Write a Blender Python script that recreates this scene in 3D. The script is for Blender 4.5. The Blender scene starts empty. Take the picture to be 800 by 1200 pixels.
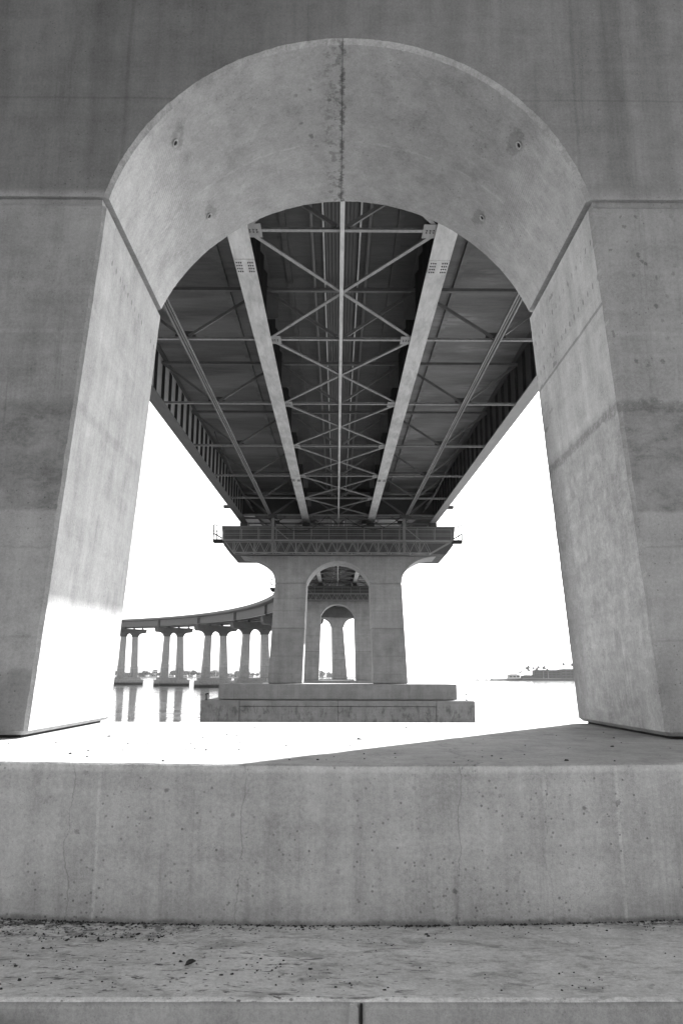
import bpy, bmesh, math, random
from mathutils import Vector, Matrix, noise as mnoise
R = math.radians
random.seed(11)
sc = bpy.context.scene
C = sc.collection
WATER = -5.0            # the camera stands 5 m above the bay
Z0, G = 10.64, 0.0316   # underside of the girders at s = 0 and the grade of the roadway

# ------------------------------------------------------------------ material toolkit
class S:
    """a node socket with arithmetic"""
    nt = None
    def __init__(s, k): s.k = k
    @staticmethod
    def m(op, a, b=None, c=None, clamp=False):
        n = S.nt.nodes.new('ShaderNodeMath'); n.operation = op; n.use_clamp = clamp
        for i, v in enumerate((a, b, c)):
            if v is None: continue
            if isinstance(v, S): S.nt.links.new(v.k, n.inputs[i])
            else: n.inputs[i].default_value = v
        return S(n.outputs[0])
    def __add__(s, o): return S.m('ADD', s, o)
    __radd__ = __add__
    def __sub__(s, o): return S.m('SUBTRACT', s, o)
    def __rsub__(s, o): return S.m('SUBTRACT', o, s)
    def __mul__(s, o): return S.m('MULTIPLY', s, o)
    __rmul__ = __mul__
    def __truediv__(s, o): return S.m('DIVIDE', s, o)
    def abs(s): return S.m('ABSOLUTE', s)
    def mod(s, p): return S.m('PINGPONG', s, p)
    def frac(s): return S.m('FRACT', s)
def ss(x, a, b):
    """smooth step from 0 at a to 1 at b"""
    n = S.nt.nodes.new('ShaderNodeMapRange'); n.interpolation_type = 'SMOOTHSTEP'
    S.nt.links.new(x.k, n.inputs[0])
    inv = a > b
    n.inputs[1].default_value = min(a, b); n.inputs[2].default_value = max(a, b)
    n.inputs[3].default_value = 1.0 if inv else 0.0; n.inputs[4].default_value = 0.0 if inv else 1.0
    return S(n.outputs[0])
def band(x, c, w, soft=0.01): return ss((x - c).abs(), w + soft, w)
def vec(x, y, z):
    n = S.nt.nodes.new('ShaderNodeCombineXYZ')
    for i, v in enumerate((x, y, z)):
        if isinstance(v, S): S.nt.links.new(v.k, n.inputs[i])
        else: n.inputs[i].default_value = v
    return S(n.outputs[0])
def noise(v, scale, detail=3, rough=0.55, dist=0.0):
    n = S.nt.nodes.new('ShaderNodeTexNoise')
    S.nt.links.new(v.k, n.inputs['Vector'])
    n.inputs['Scale'].default_value = scale; n.inputs['Detail'].default_value = detail
    n.inputs['Roughness'].default_value = rough; n.inputs['Distortion'].default_value = dist
    return S(n.outputs[0])
def voro(v, scale, feature='F1', rnd=1.0):
    n = S.nt.nodes.new('ShaderNodeTexVoronoi'); n.feature = feature
    S.nt.links.new(v.k, n.inputs['Vector'])
    n.inputs['Scale'].default_value = scale; n.inputs['Randomness'].default_value = rnd
    return S(n.outputs['Distance']), S(n.outputs['Color']) if 'Color' in n.outputs else None
def position(obj=False):
    if obj:
        n = S.nt.nodes.new('ShaderNodeTexCoord'); p = n.outputs['Object']
    else:
        n = S.nt.nodes.new('ShaderNodeNewGeometry'); p = n.outputs['Position']
    q = S.nt.nodes.new('ShaderNodeSeparateXYZ'); S.nt.links.new(p, q.inputs[0])
    return S(p), S(q.outputs[0]), S(q.outputs[1]), S(q.outputs[2])
def normal():
    n = S.nt.nodes.new('ShaderNodeNewGeometry')
    q = S.nt.nodes.new('ShaderNodeSeparateXYZ'); S.nt.links.new(n.outputs['True Normal'], q.inputs[0])
    return S(q.outputs[0]), S(q.outputs[1]), S(q.outputs[2])
def newmat(name):
    m = bpy.data.materials.new(name); m.use_nodes = True
    nt = m.node_tree; nt.nodes.clear(); S.nt = nt
    o = nt.nodes.new('ShaderNodeOutputMaterial'); b = nt.nodes.new('ShaderNodeBsdfPrincipled')
    nt.links.new(b.outputs[0], o.inputs[0])
    b.inputs['IOR'].default_value = 1.45
    return m, b
def finish(b, val, bump=None, bd=0.01, rough=0.8, bs=1.0):
    nt = S.nt
    v = S.m('MAXIMUM', val, 0.006)
    c = nt.nodes.new('ShaderNodeCombineColor')
    for i in range(3): nt.links.new(v.k, c.inputs[i])
    nt.links.new(c.outputs[0], b.inputs['Base Color'])
    if isinstance(rough, S): nt.links.new(rough.k, b.inputs['Roughness'])
    else: b.inputs['Roughness'].default_value = rough
    if bump is not None:
        n = nt.nodes.new('ShaderNodeBump'); n.inputs['Distance'].default_value = bd; n.inputs['Strength'].default_value = bs
        nt.links.new(bump.k, n.inputs['Height']); nt.links.new(n.outputs[0], b.inputs['Normal'])
def flat(name, v, rough=0.6, var=0.25, scale=2.0, metal=0.0):
    m, b = newmat(name)
    P, x, y, z = position()
    n1 = noise(P, scale, 5, 0.6)
    finish(b, v * (1 - var + 2 * var * n1), noise(P, scale * 12, 2), 0.004, rough)
    b.inputs['Metallic'].default_value = metal
    return m

def concrete_base(P, x, y, z, base, k=1.0):
    """cast concrete: blotches, board streaks, grain, pinholes; returns value and height"""
    blot = noise(P, 0.45 * k, 5, 0.6)
    mid = noise(P, 2.6 * k, 6, 0.66)
    grain = noise(P, 38 * k, 3, 0.7)
    streak = noise(vec(x * 3.2 * k, y * 3.2 * k, z * 0.22 * k), 1.6, 5, 0.65)
    hor = noise(vec(x * 0.35 * k, y * 0.35 * k, z * 7 * k), 1.6, 4, 0.6)
    g2 = noise(P, 120 * k, 2, 0.8)
    board = noise(vec(x * 14 * k, y * 14 * k, z * 0.8 * k), 1.5, 3, 0.7)
    val = base * (1 + (blot - 0.5) * 0.5 + (mid - 0.5) * 0.8 + (grain - 0.5) * 0.62 + (g2 - 0.5) * 0.6 + (streak - 0.5) * 0.55 + (hor - 0.5) * 0.25 + (board - 0.5) * 0.2)
    run = ss(noise(vec(x * 5 * k, y * 5 * k, z * 0.16 * k), 1.7, 6, 0.75), 0.56, 0.72)
    val = val * (1 - 0.20 * run)
    d6, _ = voro(P, 55 * k)
    val = val * (1 - 0.35 * ss(d6, 0.2, 0.1) * ss(noise(P, 3.3 * k, 3, 0.7), 0.5, 0.62))
    d, col = voro(P, 16 * k)
    pin = ss(d, 0.14, 0.08) * ss(noise(P, 1.7 * k, 2), 0.47, 0.62)
    val = val * (1 - 0.45 * pin)
    h = mid * 0.5 + grain * 0.45 + g2 * 0.2 + board * 0.15 - pin * 0.9 + hor * 0.25
    return val, h

def mat_near_pier():
    m, b = newmat('cast_concrete_of_the_near_pier')
    P, x, y, z = position(); nx, ny, nz = normal()
    val, h = concrete_base(P, x, y, z, 0.265)
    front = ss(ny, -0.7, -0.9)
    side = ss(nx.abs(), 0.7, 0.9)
    val = val * (1 - 0.13 * front + 0.36 * side)  # light painted into the colour: front face darker, inner faces lighter
    under = ss(nz, -0.12, -0.3)
    legm = ss(z, 4.96, 4.93)
    rag = noise(P, 1.3, 5, 0.7); rag2 = noise(P, 7, 4, 0.7)
    rag3 = noise(P, 22, 4, 0.75)
    w = z + (rag - 0.5) * 0.16 + (rag2 - 0.5) * 0.12 + (rag3 - 0.5) * 0.08
    # the old water line: a ragged dark band right round both legs
    lb = band(w, 2.68, 0.03, 0.05) * legm * ss(rag3, 0.30, 0.55)
    val = val * (1 - 0.38 * lb * ss(x, -6, 2))
    # rough cast between two lifts
    rc = legm * ss(w, 2.72, 2.6) * ss(z + (rag - 0.5) * 0.05, 1.55, 1.6) * S.m('MAXIMUM', front, ss(x, 0, 1))
    patch = noise(vec(x * 1.0, y * 1.5, z * 1.6), 3.2, 8, 0.78, 0.3)
    val = val * (1 - rc * (0.10 + 0.40 * (ss(patch, 0.42, 0.66) - 0.4)) * (0.5 + 0.5 * front))
    val = val * (1 - 0.20 * rc * front)
    val = val * (1 - front * ss(z, 5.0, 5.1) * (0.16 + 0.22 * ss(x, 1.0, -1.5)))
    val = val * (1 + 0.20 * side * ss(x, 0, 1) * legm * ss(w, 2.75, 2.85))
    # smooth made-good lift below
    sm = legm * ss(z, 1.60, 1.57) * front
    val = val * (1 + 0.10 * sm)
    val = val * (1 - 0.30 * front * ss(w, 0.10, -0.02) * ss(x, 1, -2))
    # wavy surface marks on the right inner face
    lines = noise(vec(x, y * 1.2, z * 2.0), 3.4, 10, 0.80, 0.35)
    val = val * (1 + 0.55 * side * legm * ss(x, 0, 1) * ss(z, 2.7, 2.3) * (ss(lines, 0.42, 0.64) * 0.5 - 0.24))
    # dark ragged edge at the rear arris of the right inner face
    ed = side * ss(x, 0, 1) * legm * ss(z + (rag - 0.5) * 1.2, 3.9, 3.3) * ss(y + (rag - 0.5) * 0.5, 9.3, 10.1)
    val = val * (1 - 0.42 * ed)
    # day joint high on the right inner face, and shallow board joints
    val = val * (1 - 0.4 * side * ss(x, 0, 1) * band(z + (rag - 0.5) * 0.04, 3.80, 0.012, 0.012))
    val = val * (1 - 0.16 * ss(z, 5.05, 5.1) * front * band(z + (rag - 0.5) * 0.03, 6.2, 0.006, 0.012))
    val = val * (1 - 0.12 * legm * front * band(z + (rag - 0.5) * 0.10, 0.35, 0.006, 0.01))
    val = val * (1 - 0.13 * legm * front * band(z + (rag - 0.5) * 0.16, 1.22, 0.005, 0.01))
    val = val * (1 + 0.10 * legm * front * band(z, 3.45, 0.01, 0.02))
    # vertical run-off stains above the springing
    up = ss(z, 5.02, 5.3) * front
    xs = x + (noise(vec(x * 0, y, z), 1.1, 3) - 0.5) * 0.12
    for cx, hw, so, am in ((2.93, 0.07, 0.10, 0.24), (2.5, 0.006, 0.02, 0.12), (-2.42, 0.01, 0.02, 0.12), (-2.62, 0.15, 0.12, 0.08), (3.4, 0.08, 0.12, 0.10), (1.1, 0.1, 0.2, 0.06)):
        val = val * (1 - am * up * band(xs, cx, hw, so))
    val = val * (1 - 0.2 * up * ss(z + (rag - 0.5) * 0.1, 5.22, 5.05))
    # made-good tie holes in rows under the springing of each leg
    for zr, ph, x0 in ((4.42, 0.0, -1), (4.5, 0.0, 1), (4.05, 0.06, 1)):
        yy = (y + ph + (rag2 - 0.5) * 0.05) / 0.17
        dy = ((yy.frac() - 0.5).abs()) * 0.17
        dz = (z - (zr + (rag - 0.5) * 0.05) + (y - 8.8) * 0.04)
        rr = S.m('SQRT', dy * dy * 1.6 + dz * dz * 0.5)
        sg = ss(x, 0, 0.5) if x0 > 0 else ss(x, 0, -0.5)
        val = val * (1 - 0.45 * side * sg * ss(rr, 0.032, 0.018) * ss(noise(P, 4, 2), 0.38, 0.52))
    # popped patches on the right leg front
    dd, _ = voro(vec(x + (rag3 - 0.5) * 0.10, y * 0.2, z * 0.8 + (rag2 - 0.5) * 0.12), 8.5)
    reg = front * legm * ss(x, 1, 2) * ss(z, 2.9, 3.2) * ss(noise(P, 1.4, 2), 0.42, 0.54)
    val = val * (1 - 0.42 * reg * ss(dd + (rag3 - 0.5) * 0.2, 0.21, 0.14))
    reg2 = side * legm * ss(x, 0, 1) * ss(z, 2.9, 3.2) * ss(noise(P, 2.1, 2), 0.5, 0.6)
    val = val * (1 - 0.35 * reg2 * ss(dd + (rag2 - 0.5) * 0.15, 0.22, 0.15))
    # leaking joint along the crown of the arch and rub marks beside it
    rx = x + (noise(vec(0.0, y, 0.0), 6, 5, 0.75) - 0.5) * 0.22
    leak = under * band(rx, -0.06, 0.018, 0.018) * ss(z, 6.2, 6.4) * ss(noise(vec(x * 3, y * 4, 0.0), 2.2, 5, 0.75), 0.40, 0.55)
    val = val * (1 - 0.65 * leak * (0.55 + 0.6 * rag3))
    val = val * (1 - 0.45 * under * band(x, -0.06, 0.004, 0.006))
    hazy = under * band(x, -0.16, 0.05, 0.12) * ss(noise(P, 9, 4, 0.7), 0.5, 0.6)
    val = val * (1 - 0.35 * hazy)
    sp, _ = voro(vec(x, y, z * 0.3), 9)
    blobs = under * band(x, -0.35, 0.22, 0.1) * band(y, 8.5, 0.45, 0.2) * ss(noise(P, 5, 2), 0.5, 0.58) * ss(sp, 0.3, 0.2)
    val = val * (1 - 0.45 * blobs)
    # curved board joint through the middle of the soffit, sweeping rub marks
    val = val * (1 + 0.16 * under * band(y + (rag - 0.5) * 0.14, 8.95, 0.006, 0.02) * ss(rag2, 0.35, 0.6))
    scr = noise(vec(x * 2.2, y * 2.2, z * 1.3), 3.4, 8, 0.75, 0.8)
    val = val * (1 + 0.42 * (S.m('MAXIMUM', under, side) * (scr - 0.5)))
    # rings of mortar round the four tie holes
    for cx, cy, cz in ((-1.98, 7.95, 6.10), (-1.83, 9.45, 6.12), (1.98, 7.95, 6.10), (1.83, 9.45, 6.12)):
        ddx = x - cx; ddy = y - cy; ddz = z - cz
        rr = S.m('SQRT', ddx * ddx + (ddy * 0.5 + ddx * 0.3) * (ddy * 0.5 + ddx * 0.3) + ddz * ddz) + (rag2 - 0.5) * 0.20
        val = val * (1 - 0.24 * under * band(rr, 0.08, 0.012, 0.03))
    val = val * (1 + 0.22 * ss(rag3, 0.35, 0.6) * ss(ny.abs() - 0.72, 0.16, 0.0) * ss(ny.abs(), 0.2, 0.5) * ss(z, 5.1, 5.2))  # highlight painted along the chamfer of the arch
    finish(b, val, h + scr * 0.3 * under, 0.012, 0.85, 0.7)
    return m

def mat_footing():
    m, b = newmat('weathered_footing_concrete')
    P, x, y, z = position(); nx, ny, nz = normal()
    val, h = concrete_base(P, x, y, z, 0.37)
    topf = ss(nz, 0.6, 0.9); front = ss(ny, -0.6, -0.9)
    rag = noise(P, 1.6, 5, 0.7); rag2 = noise(P, 9, 4, 0.7); fine = noise(P, 30, 3, 0.7)
    wall = front * ss(z, -1.56, -1.5)
    # cracks: wandering thin lines down the face
    wx = (noise(vec(0.0, 0.0, z), 1.1, 6, 0.62) - 0.5) * 0.42
    wx2 = (noise(vec(3.7, 0.0, z), 1.5, 6, 0.62) - 0.5) * 0.26
    for cx, wob, am, hw in ((-1.83, wx, 0.30, 0.0012), (-0.70, wx2, 0.30, 0.0012), (0.69, wx2, 0.30, 0.0012), (1.25, wx, 0.16, 0.001)):
        val = val * (1 - am * wall * band(x - wob, cx, hw, 0.004) * ss(noise(P, 3.1, 3), 0.36, 0.5))
    for cx, z1, z2 in ((-1.86, -1.25, -1.35), (-0.66, -1.05, -1.15), (0.66, -0.9, -1.3)):
        val = val * (1 - 0.16 * wall * band(x + (rag2 - 0.5) * 0.05, cx, 0.004, 0.022) * ss(z + (rag - 0.5) * 0.5, z1, z2 - 0.15))
    # board joints: a pale bead with a soft edge
    for cx in (-1.64, 1.74):
        val = val * (1 + 0.24 * wall * band(x + (z + 1) * 0.01, cx, 0.006, 0.008) * ss(rag2, 0.3, 0.6))
    val = val * (1 - 0.10 * wall * ss(x + (rag - 0.5) * 0.1, 1.74, 1.82))
    # dark spots in clusters
    d1, _ = voro(vec(x + (fine - 0.5) * 0.05, y * 0.1, z + (rag2 - 0.5) * 0.05), 6.0)
    val = val * (1 - 0.50 * wall * ss(d1 + (fine - 0.5) * 0.16, 0.12, 0.06) * ss(noise(P, 1.1, 2), 0.42, 0.6))
    d2, _ = voro(vec(x, y * 0.1, z), 19.0)
    val = val * (1 - 0.5 * wall * ss(d2 + (fine - 0.5) * 0.12, 0.20, 0.08) * ss(noise(P, 2.1, 3), 0.42, 0.56))
    val = val * (1 + 0.22 * wall * (noise(vec(x * 1.2, y, z * 2.2), 2.2, 8, 0.8, 0.6) - 0.5) * 2)
    # grime where the wall meets the step; lighter along its top arris
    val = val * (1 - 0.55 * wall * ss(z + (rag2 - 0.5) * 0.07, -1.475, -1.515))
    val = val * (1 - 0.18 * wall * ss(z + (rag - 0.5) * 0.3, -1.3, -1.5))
    val = val * (1 + 0.20 * front * ss(z + (fine - 0.5) * 0.02, -0.62, -0.595))
    st = noise(vec(x * 9, 0.0, z * 0.5), 1.5, 5, 0.7)
    val = val * (1 + 0.25 * wall * (st - 0.5))
    # step: dirt in the corner, specks and smears
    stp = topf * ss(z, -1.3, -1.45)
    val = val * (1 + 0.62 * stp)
    dirt = stp * ss(y + (rag2 - 0.5) * 0.12, 5.28, 5.36)
    val = val * (1 - 0.75 * dirt * ss(fine, 0.35, 0.55))
    cl = stp * ss(x + (rag - 0.5) * 1.2, -0.4, -1.4) * ss(y + (rag2 - 0.5) * 0.3, 4.9, 5.25) * ss(rag2 + (fine - 0.5) * 0.4, 0.48, 0.58)
    val = val * (1 - 0.62 * cl)
    blot = ss(noise(vec(x * 1.1, y * 2.6, z), 2.6, 7, 0.75, 0.6), 0.5, 0.62)
    val = val * (1 - 0.34 * stp * blot)
    val = val * (1 + 0.5 * stp * (noise(vec(x * 1.5, y * 2.5, z), 9, 7, 0.8, 0.5) - 0.5))
    val = val * (1 + 0.5 * stp * ss(noise(vec(x, y * 1.6, z), 26, 4, 0.7), 0.66, 0.74))
    sm = noise(vec(x * 1.0, y * 3.4, z), 7, 5, 0.7, 0.8)
    lefty = ss(x + (rag - 0.5) * 1.5, 1.2, -0.8)
    val = val * (1 - 0.72 * stp * ss(sm + (fine - 0.5) * 0.12, 0.575, 0.64) * (0.35 + 0.65 * lefty))
    d3, _ = voro(vec(x, y * 1.4, z), 13)
    val = val * (1 - 0.68 * stp * ss(d3 + (fine - 0.5) * 0.16, 0.17, 0.10) * (0.3 + 0.7 * lefty))
    val = val * (1 + 0.16 * stp * ss(fine, 0.4, 0.6) * ss(y + (fine - 0.5) * 0.05, 4.21, 4.17))
    # platform top: specks and a long crack
    pt = topf * ss(z, -0.7, -0.6)
    d4, _ = voro(vec(x, y, z), 11)
    val = val * (1 - 0.55 * pt * ss(d4, 0.10, 0.06) * ss(noise(P, 1.3, 2), 0.45, 0.6))
    val = val * (1 - 0.18 * pt * ss(noise(vec(x * 2, y * 0.8, z), 2.5, 6, 0.7), 0.52, 0.66))
    val = val * (1 - 0.45 * pt * band(x + (noise(vec(0.0, y, 0.0), 3, 5, 0.75) - 0.5) * 0.6, 0.8, 0.004, 0.006))
    finish(b, val, h * 0.8 + fine * 0.5 - stp * ss(sm, 0.6, 0.68) * 0.3, 0.010, 0.85, 0.8)
    return m

def mat_concrete(name, base, lines=True, tide=True, k=0.5):
    m, b = newmat(name)
    P, x, y, z = position(); nx, ny, nz = normal()
    val, h = concrete_base(P, x, y, z, base, k)
    rag = noise(P, 0.8, 5, 0.7)
    if lines:
        for zz, am in ((6.2, 0.10), (5.2, 0.12), (3.8, 0.28), (1.6, 0.10), (0.2, 0.08), (8.6, 0.08)):
            val = val * (1 - am * band(z + (rag - 0.5) * 0.12, zz, 0.03, 0.05))
        val = val * (1 - 0.13 * ss(z + (rag - 0.5) * 0.4, 3.85, 3.7))
    if tide:
        val = val * (1 - 0.40 * ss(z + (rag - 0.5) * 1.4, -3.0, -3.5)) * (1 - 0.72 * ss(z + (rag - 0.5) * 0.3, -3.6, -3.8))
        sp = ss(noise(vec(x * 1.6, y * 1.6, z * 0.8), 1.6, 6, 0.75, 0.5), 0.5, 0.62)
        val = val * (1 - 0.40 * sp * ss(z, -1.9, -2.3))
    finish(b, val, h, 0.03, 0.87)
    return m

def mat_steel(name, base, rough=0.55, streak=0.5, sc_=1.0):
    m, b = newmat(name)
    P, x, y, z = position()
    a = noise(vec(x * 1.0, y * 0.5, z), 1.1 * sc_, 5, 0.65); c = noise(vec(x * 2, y * 0.35, z * 2), 3 * sc_, 5, 0.7, 0.6); f = noise(P, 24, 3, 0.7)
    val = base * (1 + streak * (a - 0.5) + streak * 1.2 * (c - 0.5) + 0.2 * (f - 0.5))
    d, _ = voro(P, 5)
    val = val * (1 - 0.3 * ss(d, 0.12, 0.05) * ss(a, 0.5, 0.6))
    finish(b, val, c * 0.3 + f * 0.3, 0.004, rough)
    return m

def mat_deck():
    m, b = newmat('dark_underside_of_the_deck')
    P, x, y, z = position()
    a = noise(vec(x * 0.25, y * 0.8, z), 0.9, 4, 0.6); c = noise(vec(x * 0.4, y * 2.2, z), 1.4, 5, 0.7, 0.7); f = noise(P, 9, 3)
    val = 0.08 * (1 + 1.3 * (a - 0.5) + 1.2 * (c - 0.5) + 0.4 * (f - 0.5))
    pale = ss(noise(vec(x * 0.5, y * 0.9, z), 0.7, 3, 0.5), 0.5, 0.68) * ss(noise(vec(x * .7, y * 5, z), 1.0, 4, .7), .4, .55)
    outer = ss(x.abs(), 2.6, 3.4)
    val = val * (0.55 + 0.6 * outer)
    mottle = ss(noise(vec(x * 0.16, y * 0.5, z * 0.0), 0.9, 2, 0.5), 0.42, 0.6)  # broad paler patches in the outer bays
    val = val + outer * (0.05 * mottle + 0.08 * pale * ss(x, -1, 1))
    finish(b, val, c, 0.02, 0.55)
    return m

def mat_water():
    m, b = newmat('rippled_bay_water')
    P, x, y, z = position()
    h1 = noise(vec(x * 0.35, y * 1.0, z), 0.8, 4, 0.6)
    h2 = noise(vec(x * 0.6, y * 1.0, z), 3.6, 3, 0.5)
    h3 = noise(vec(x * 0.7, y, z), 0.22, 5, 0.6)
    h4 = ss(noise(vec(x * 0.16, y, z), 0.20, 5, 0.65), 0.50, 0.56)
    finish(b, 0.16 + h1 * 0, h1 * 0.35 + h2 * 0.05 + h3 * 1.2 + h4 * 1.1, 0.06, 0.02, 1.0)
    b.inputs['IOR'].default_value = 1.33
    return m

M = {}
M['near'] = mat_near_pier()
M['footing'] = mat_footing()
M['pier'] = mat_concrete('cast_concrete_of_the_far_piers', 0.27)
M['cap'] = mat_concrete('dark_concrete_of_the_pier_caps', 0.075, False, False)  # much darker base than the pier concrete
M['steel'] = mat_steel('pale_painted_steel', 0.46, 0.95, 0.9)
M['brace'] = mat_steel('weathered_brace_steel', 0.23, 0.9, 0.8)
M['steel_mid'] = mat_steel('dull_grey_painted_steel', 0.22)
M['edge_flange'] = mat_steel('shaded_edge_flange_steel', 0.12, 0.8)  # darker copy: shade painted on the left edge flange; also viaduct girders
M['web'] = mat_steel('dark_girder_steel', 0.055, 0.6)  # near-black base for webs and fittings
M['web_lit'] = mat_steel('lit_web_steel', 0.38, 0.9)  # paler copy of the web: light painted onto the left edge girder
M['web_pale'] = mat_steel('grey_web_steel', 0.11, 0.6)
M['deck'] = mat_deck(); M['stiff'] = mat_steel('shaded_stiffener_steel', 0.03)  # stiffeners blackened, their shade painted into the colour
M['truss'] = flat('gantry_steel_paint', 0.17, 0.5, 0.2)
M['dark'] = flat('black_joint_filler', 0.012, 0.9)
M['hole'] = flat('hole_shade_black', 0.01, 0.95)
M['barrier'] = flat('grey_roadside_barrier', 0.16, 0.8)
M['road'] = flat('asphalt', 0.05, 0.9)
M['water'] = mat_water()
M['car_pale'] = flat('pale_car_paint', 0.3, 0.3, 0.02); M['car_dark'] = flat('dark_car_paint', 0.04, 0.3, 0.02)
M['glass'] = flat('tinted_car_glass', 0.02, 0.1, 0.02); M['tyre'] = flat('tyre_rubber', 0.02, 0.9)
M['bld'] = flat('pale_stucco', 0.45, 0.85); M['bld_dark'] = flat('dark_stucco', 0.035, 0.85); M['roof'] = flat('dark_roofing', 0.05, 0.9)
M['window'] = flat('dark_window_glass', 0.03, 0.15, 0.02)
M['leaf'] = flat('palm_fronds', 0.05, 0.7); M['bark'] = flat('palm_bark', 0.14, 0.9); M['tree'] = flat('tree_leaves', 0.055, 0.8)
M['land'] = flat('shore_earth', 0.04, 0.95, 0.3, 0.05); M['hill'] = flat('dry_hillside', 0.12, 0.95, 0.3, 0.002)
M['rock'] = flat('shore_rock', 0.30, 0.95, 0.4, 3); M['pole'] = flat('galvanised_lamp_pole', 0.4, 0.4)
M['grit'] = flat('dark_grit', 0.035, 0.95, 0.5, 20); M['dryleaf'] = flat('dry_leaf', 0.02, 0.8)

# ------------------------------------------------------------------ mesh toolkit
class MB:
    def __init__(s): s.v = []; s.f = []
    def add(s, vs, fs):
        o = len(s.v); s.v += [tuple(v) for v in vs]; s.f += [tuple(i + o for i in f) for f in fs]; return s
    def box(s, x0, x1, y0, y1, z0, z1):
        vs = [(x, y, z) for z in (z0, z1) for y in (y0, y1) for x in (x0, x1)]
        return s.add(vs, [(0, 2, 3, 1), (4, 5, 7, 6), (0, 1, 5, 4), (2, 6, 7, 3), (0, 4, 6, 2), (1, 3, 7, 5)])
    def bar(s, a, b, w, h, up=(0, 0, 1)):
        a, b = Vector(a), Vector(b); d = (b - a).normalized(); upv = Vector(up)
        if abs(d.dot(upv)) > 0.98: upv = Vector((0, 1, 0))
        r = d.cross(upv).normalized(); u = r.cross(d)
        vs = [p + r * sx * w / 2 + u * sz * h / 2 for p in (a, b) for sz in (-1, 1) for sx in (-1, 1)]
        return s.add(vs, [(0, 1, 3, 2), (4, 6, 7, 5), (0, 4, 5, 1), (2, 3, 7, 6), (0, 2, 6, 4), (1, 5, 7, 3)])
    def tube(s, a, b, r0, r1=None, n=8):
        r1 = r0 if r1 is None else r1
        a, b = Vector(a), Vector(b); d = (b - a).normalized()
        t = Vector((1, 0, 0)) if abs(d.x) < 0.8 else Vector((0, 1, 0))
        r = d.cross(t).normalized(); u = r.cross(d)
        vs = [p + (r * math.cos(2 * math.pi * i / n) + u * math.sin(2 * math.pi * i / n)) * rr for p, rr in ((a, r0), (b, r1)) for i in range(n)]
        fs = [(i, (i + 1) % n, n + (i + 1) % n, n + i) for i in range(n)] + [tuple(range(n))[::-1], tuple(range(n, 2 * n))]
        return s.add(vs, fs)
    def hexa(s, b, t):
        """bottom and top as four corners each, counter-clockwise"""
        return s.add(list(b) + list(t), [(3, 2, 1, 0), (4, 5, 6, 7), (0, 1, 5, 4), (1, 2, 6, 5), (2, 3, 7, 6), (3, 0, 4, 7)])
    def rings(s, rings, closed=True, caps=True):
        """loft of equal-length closed rings"""
        n = len(rings[0]); vs = [p for r in rings for p in r]; fs = []
        for k in range(len(rings) - 1):
            for i in range(n if closed else n - 1):
                j = (i + 1) % n
                fs.append((k * n + i, k * n + j, (k + 1) * n + j, (k + 1) * n + i))
        if caps: fs += [tuple(range(n))[::-1], tuple(range((len(rings) - 1) * n, len(rings) * n))]
        return s.add(vs, fs)
    def build(s, name, mat, parent=None, loc=(0, 0, 0), bevel=0, smooth=False, seg=1):
        me = bpy.data.meshes.new(name)
        me.from_pydata(s.v, [], s.f)
        bm = bmesh.new(); bm.from_mesh(me)
        bmesh.ops.recalc_face_normals(bm, faces=bm.faces)
        if bevel: bmesh.ops.bevel(bm, geom=bm.edges[:], offset=bevel, segments=seg, affect='EDGES', profile=0.5)
        bm.to_mesh(me); bm.free()
        if smooth:
            for p in me.polygons: p.use_smooth = True
        me.materials.append(mat if not isinstance(mat, str) else M[mat])
        o = bpy.data.objects.new(name, me); C.objects.link(o); o.location = loc
        if parent: o.parent = parent
        return o
def tag(o, label=None, cat=None, group=None, kind=None):
    for k, v in (('label', label), ('category', cat), ('group', group), ('kind', kind)):
        if v: o[k] = v
    return o
def empty(name, loc, rz=0):
    o = bpy.data.objects.new(name, None); C.objects.link(o); o.location = loc; o.rotation_euler.z = rz; o.empty_display_size = 0.5
    return o
def copy_tree(o, parent=None):
    c = o.copy(); C.objects.link(c)
    if parent: c.parent = parent
    for ch in o.children: copy_tree(ch, c)
    return c

# ------------------------------------------------------------------ alignment of the bridge
K, S0 = 0.0019, 122.0
def path(s):
    """centre line: straight, then a long left-hand curve; returns x, y, heading"""
    if s <= S0: return 0.0, s, 0.0
    t = (s - S0) * K
    return -(1 - math.cos(t)) / K, S0 + math.sin(t) / K, t
def at(s, x, z):
    px, py, t = path(s)
    return Vector((px + x * math.cos(t), py + x * math.sin(t), z))
def soffit(s): return Z0 + G * s + (0.0045 * max(0, s - 183))

# ------------------------------------------------------------------ piers
NA = 40
def head_profile(a, rise, zs, xo, zc, xc, zt, NA=40):
    """arch (inner) and flared outline (outer), equal numbers of points from left springing to right springing"""
    Rr = (a * a + rise * rise) / (2 * rise); cz = zs + rise - Rr; th = math.asin(min(1, a / Rr))
    if rise > a * 0.999: th = math.pi / 2
    inner = []
    for i in range(NA + 1):
        t = -th + 2 * th * i / NA
        inner.append((Rr * math.sin(t), cz + Rr * math.cos(t)))
    q = NA // 4
    left = []
    for i in range(q + 1):                 # flare: vertical at the springing, level under the cap
        t = (math.pi / 2) * i / q
        left.append((-(xo + (xc - xo) * (1 - math.cos(t))), zs + (zc - zs) * math.sin(t)))
    top = [(-xc + 2 * xc * i / (NA - 2 * q), zt) for i in range(NA - 2 * q + 1)]
    outer = left + top[1:-1] + [(-x, z) for x, z in reversed(left)]
    return inner, outer
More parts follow.
